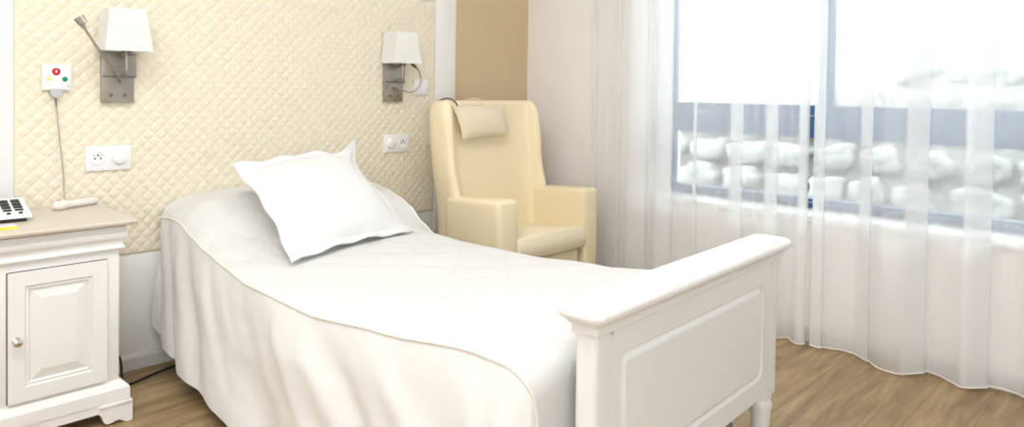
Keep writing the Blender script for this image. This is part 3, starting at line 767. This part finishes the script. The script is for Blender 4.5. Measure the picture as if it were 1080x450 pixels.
# ------------------------------------------------------------------ armchair
ch = thing('armchair', (2.48, 2.4, 0), 'cream leather wingback armchair between bed and window', 'armchair')
def section(z, xl, xr, yw, yb, k=1, wt=.058):
    cx = (xl + xr) / 2; yi = yb - .10
    pts = [(xl + .022, yw), (xl + .002, yw + .02), (xl, yw + .06), (xl, yb - .07), (xl + .02, yb - .015), (xl + .08, yb), (cx, yb + .005), (xr - .08, yb), (xr - .02, yb - .015), (xr, yb - .07), (xr, yw + .06), (xr - .002, yw + .02), (xr - .022, yw),
           (xr - wt + .008, yw + .012), (xr - wt - .004, yw + .05), (xr - wt - .03, yi - .02), (xr - wt - .08, yi), (cx, yi + .004), (xl + wt + .08, yi), (xl + wt + .03, yi - .02), (xl + wt + .004, yw + .05), (xl + wt - .008, yw + .012)]
    c = Vector((cx, (yw + yb) / 2, 0))
    return [(x, y, z) for x, y in pts]
levels = [(.085, 2.170, 2.800, 2.40, 2.590), (.10, 2.168, 2.802, 2.40, 2.592), (.30, 2.164, 2.80, 2.40, 2.60), (.48, 2.158, 2.800, 2.41, 2.612), (.56, 2.152, 2.800, 2.42, 2.62), (.64, 2.142, 2.792, 2.445, 2.628), (.78, 2.134, 2.788, 2.455, 2.64), (.90, 2.132, 2.786, 2.465, 2.65), (.955, 2.136, 2.782, 2.475, 2.652), (.978, 2.146, 2.772, 2.495, 2.648)]
secs = [section(*l) for l in levels]
# rolled top
def shrink(sec, dz, d):
    n = len(sec); out = []
    for i in range(n):
        p, a, b = Vector(sec[i]), Vector(sec[i - 1]), Vector(sec[(i + 1) % n]); t = (b - a).normalized(); nn = Vector((t.y, -t.x, 0))
        out.append(tuple(p - nn * d * SG + Vector((0, 0, dz))))
    return out
SG = -1
s9 = secs[-1]
ar = sum(a[0] * b[1] - b[0] * a[1] for a, b in zip(s9, s9[1:] + s9[:1])); SG = 1 if ar > 0 else -1
secs.append(shrink(s9, .012, .012)); secs.append(shrink(s9, .016, .024))
n = len(s9); m = MB()
vs = [p for s in secs for p in s]
fs = [(i * n + k, i * n + (k + 1) % n, (i + 1) * n + (k + 1) % n, (i + 1) * n + k) for i in range(len(secs) - 1) for k in range(n)]
def cap(o):      # quads across the U: outer index k pairs with inner index
    f = []
    pairs = [(0, 21), (1, 21), (2, 20), (3, 19), (4, 18), (5, 18), (6, 17), (7, 16), (8, 16), (9, 15), (10, 14), (11, 13), (12, 13)]
    for (a, b), (c, d) in zip(pairs, pairs[1:]):
        q_ = [o + a, o + c, o + d] + ([o + b] if b != d else [])
        f.append(q_)
    return f
fs += cap((len(secs) - 1) * n) + [list(range(n))[::-1]]
m.add(vs, fs); m.build('backrest', 'leather', ch, subsurf=2)
def arm(x0, x1):
    # softly padded arm, a little higher at the front, narrowing down to the base
    tx_, ty_, tz_ = (0, .34, .66, 1), (0, .13, .5, .87, 1), (0, .05, .5, .80, .94, 1)
    y0, y1, z0, z1 = 2.122, 2.50, .085, .562
    def P(i, j, k):
        tx, ty, tz = tx_[i], ty_[j], tz_[k]
        x = lerp(x0, x1, tx); c = (x0 + x1) / 2; x = c + (x - c) * lerp(.84, 1, min(1, tz * 1.3))
        y = lerp(y0, y1, ty) + (1 - ty) * (.012 * (1 - tz) + .016 * tz * tz)
        return (x, y, lerp(z0, z1, tz) + tz * (.010 * (1 - ty) - .010 * ty))
    m = MB(); nx, ny, nz = len(tx_) - 1, len(ty_) - 1, len(tz_) - 1
    idx = {}
    vs, fs = [], []
    def V(i, j, k):
        if (i, j, k) not in idx: idx[(i, j, k)] = len(vs); vs.append(P(i, j, k))
        return idx[(i, j, k)]
    for j in range(ny):
        for k in range(nz):
            for i in (0, nx): fs.append((V(i, j, k), V(i, j + 1, k), V(i, j + 1, k + 1), V(i, j, k + 1)))
    for i in range(nx):
        for k in range(nz):
            for j in (0, ny): fs.append((V(i, j, k), V(i + 1, j, k), V(i + 1, j, k + 1), V(i, j, k + 1)))
        for j in range(ny):
            for k in (0, nz): fs.append((V(i, j, k), V(i + 1, j, k), V(i + 1, j + 1, k), V(i, j + 1, k)))
    return m.add(vs, fs)
for (a, b) in ((2.146, 2.268), (2.728, 2.842)):
    arm(a, b).build('armrest', 'leather', ch, subsurf=2)
# seat cushion and base front
bm = bmesh.new(); bmesh.ops.create_cube(bm, size=1); bmesh.ops.subdivide_edges(bm, edges=list(bm.edges), cuts=7, use_grid_fill=True)
for v in bm.verts:
    tx, ty, tz = v.co.x + .5, v.co.y + .5, v.co.z + .5
    x = lerp(2.258, 2.732, tx); y = lerp(2.140, 2.52, ty); z = lerp(.292, .392 - .035 * ty, tz)
    z += tz * .020 * math.sin(PI * tx) * math.sin(PI * min(1, ty * .8 + .2)); y -= (1 - ty) * .010 * math.sin(PI * tx) + (1 - ty) * .014 * math.sin(PI * tz)
    v.co = Vector((x, y, z))
m = MB(); m.bm(bm); o = m.build('seat_cushion', 'leather_light', ch)
md = o.modifiers.new('round', 'BEVEL'); md.width = .022; md.segments = 4; md.limit_method = 'ANGLE'; md.angle_limit = math.radians(50)
MB().box(2.258, 2.720, 2.162, 2.52, .085, .283, .012, 3).build('base_panel', 'leather_light', ch)
for x, y in ((2.22, 2.20), (2.77, 2.20), (2.22, 2.54), (2.77, 2.54)):
    MB().lathe([(.016, 0), (.022, .09)], (x, y, 0), (0, 0, 1), 14).build('foot', 'wood_foot', ch)
# headrest cushion hanging over the back
hbl, hbr, htl, htr = Vector((2.256, 2.497, .812)), Vector((2.580, 2.497, .826)), Vector((2.205, 2.520, .972)), Vector((2.552, 2.520, .968))
hr = thing('headrest_cushion', (2.40, 2.5, .81), 'small beige headrest cushion hung over the top of the armchair', 'cushion')
pillow_mesh(hbl, hbr, htr, htl, .026, n=28, flange=.02, bow=.03, wave=.0015, seed=3).build('cushion', 'leather_pillow', hr)
for x in (2.232, 2.405):
    MB().tube(catmull([(x, 2.512, .968), (x, 2.525, .986), (x + .005, 2.56, 1.000), (x + .01, 2.62, 1.0), (x + .01, 2.672, .975), (x + .01, 2.675, .88)], 5), .0035, 8).build('strap', 'wood_foot' if x < 2.3 else 'leather_pillow', hr)

# ------------------------------------------------------------------ light
wd = bpy.data.worlds.new('bright_overcast_sky'); sc.world = wd; wd.use_nodes = True
nt = wd.node_tree; bg = nt.nodes['Background']
bg.inputs['Color'].default_value = (.94, .97, 1, 1); bg.inputs['Strength'].default_value = 2.7
def area(name, loc, rot, sx, sy, power, col=(1, 1, 1)):
    l = bpy.data.lights.new(name, 'AREA'); l.shape = 'RECTANGLE'; l.size = sx; l.size_y = sy; l.energy = power; l.color = col
    o = bpy.data.objects.new(name, l); o.location = loc; o.rotation_euler = rot; COL.objects.link(o); return o
area('ceiling_fill', (1.35, 1.25, ZC - .03), (0, 0, 0), 1.8, 1.0, 10, (1, .985, .965))  # added area light under the ceiling, no fitting; fills bed and quilted wall
area('ceiling_fill', (-.1, 1.15, ZC - .03), (0, 0, 0), 1.2, 1.0, 19, (1, .985, .965))  # second added fill, further left, brightens nightstand and bed side

# ------------------------------------------------------------------ camera
R_ = Vector((.69480099, -.71906656, .01395912)); U_ = Vector((.0053643, .02458996, .99968323)); F_ = Vector((.71918204, .69450602, -.02094242))
cam = bpy.data.cameras.new('camera'); cam.sensor_width = 36; cam.lens = 753 / 1080 * 36; cam.shift_y = -(225 - 110) / 1080; cam.clip_start = .02
co = bpy.data.objects.new('camera', cam); COL.objects.link(co)
co.matrix_world = Matrix(((R_.x, U_.x, -F_.x, 0), (R_.y, U_.y, -F_.y, 0), (R_.z, U_.z, -F_.z, 1.05), (0, 0, 0, 1)))
sc.camera = co
vs_ = sc.view_settings; vs_.view_transform = 'Standard'; vs_.look = 'None'; vs_.gamma = 1; vs_.use_curve_mapping = False; vs_.exposure = .88
sc.cycles.use_denoising = True; sc.cycles.use_adaptive_sampling = False; sc.cycles.max_bounces = 12; sc.cycles.transparent_max_bounces = 24; sc.cycles.diffuse_bounces = 5
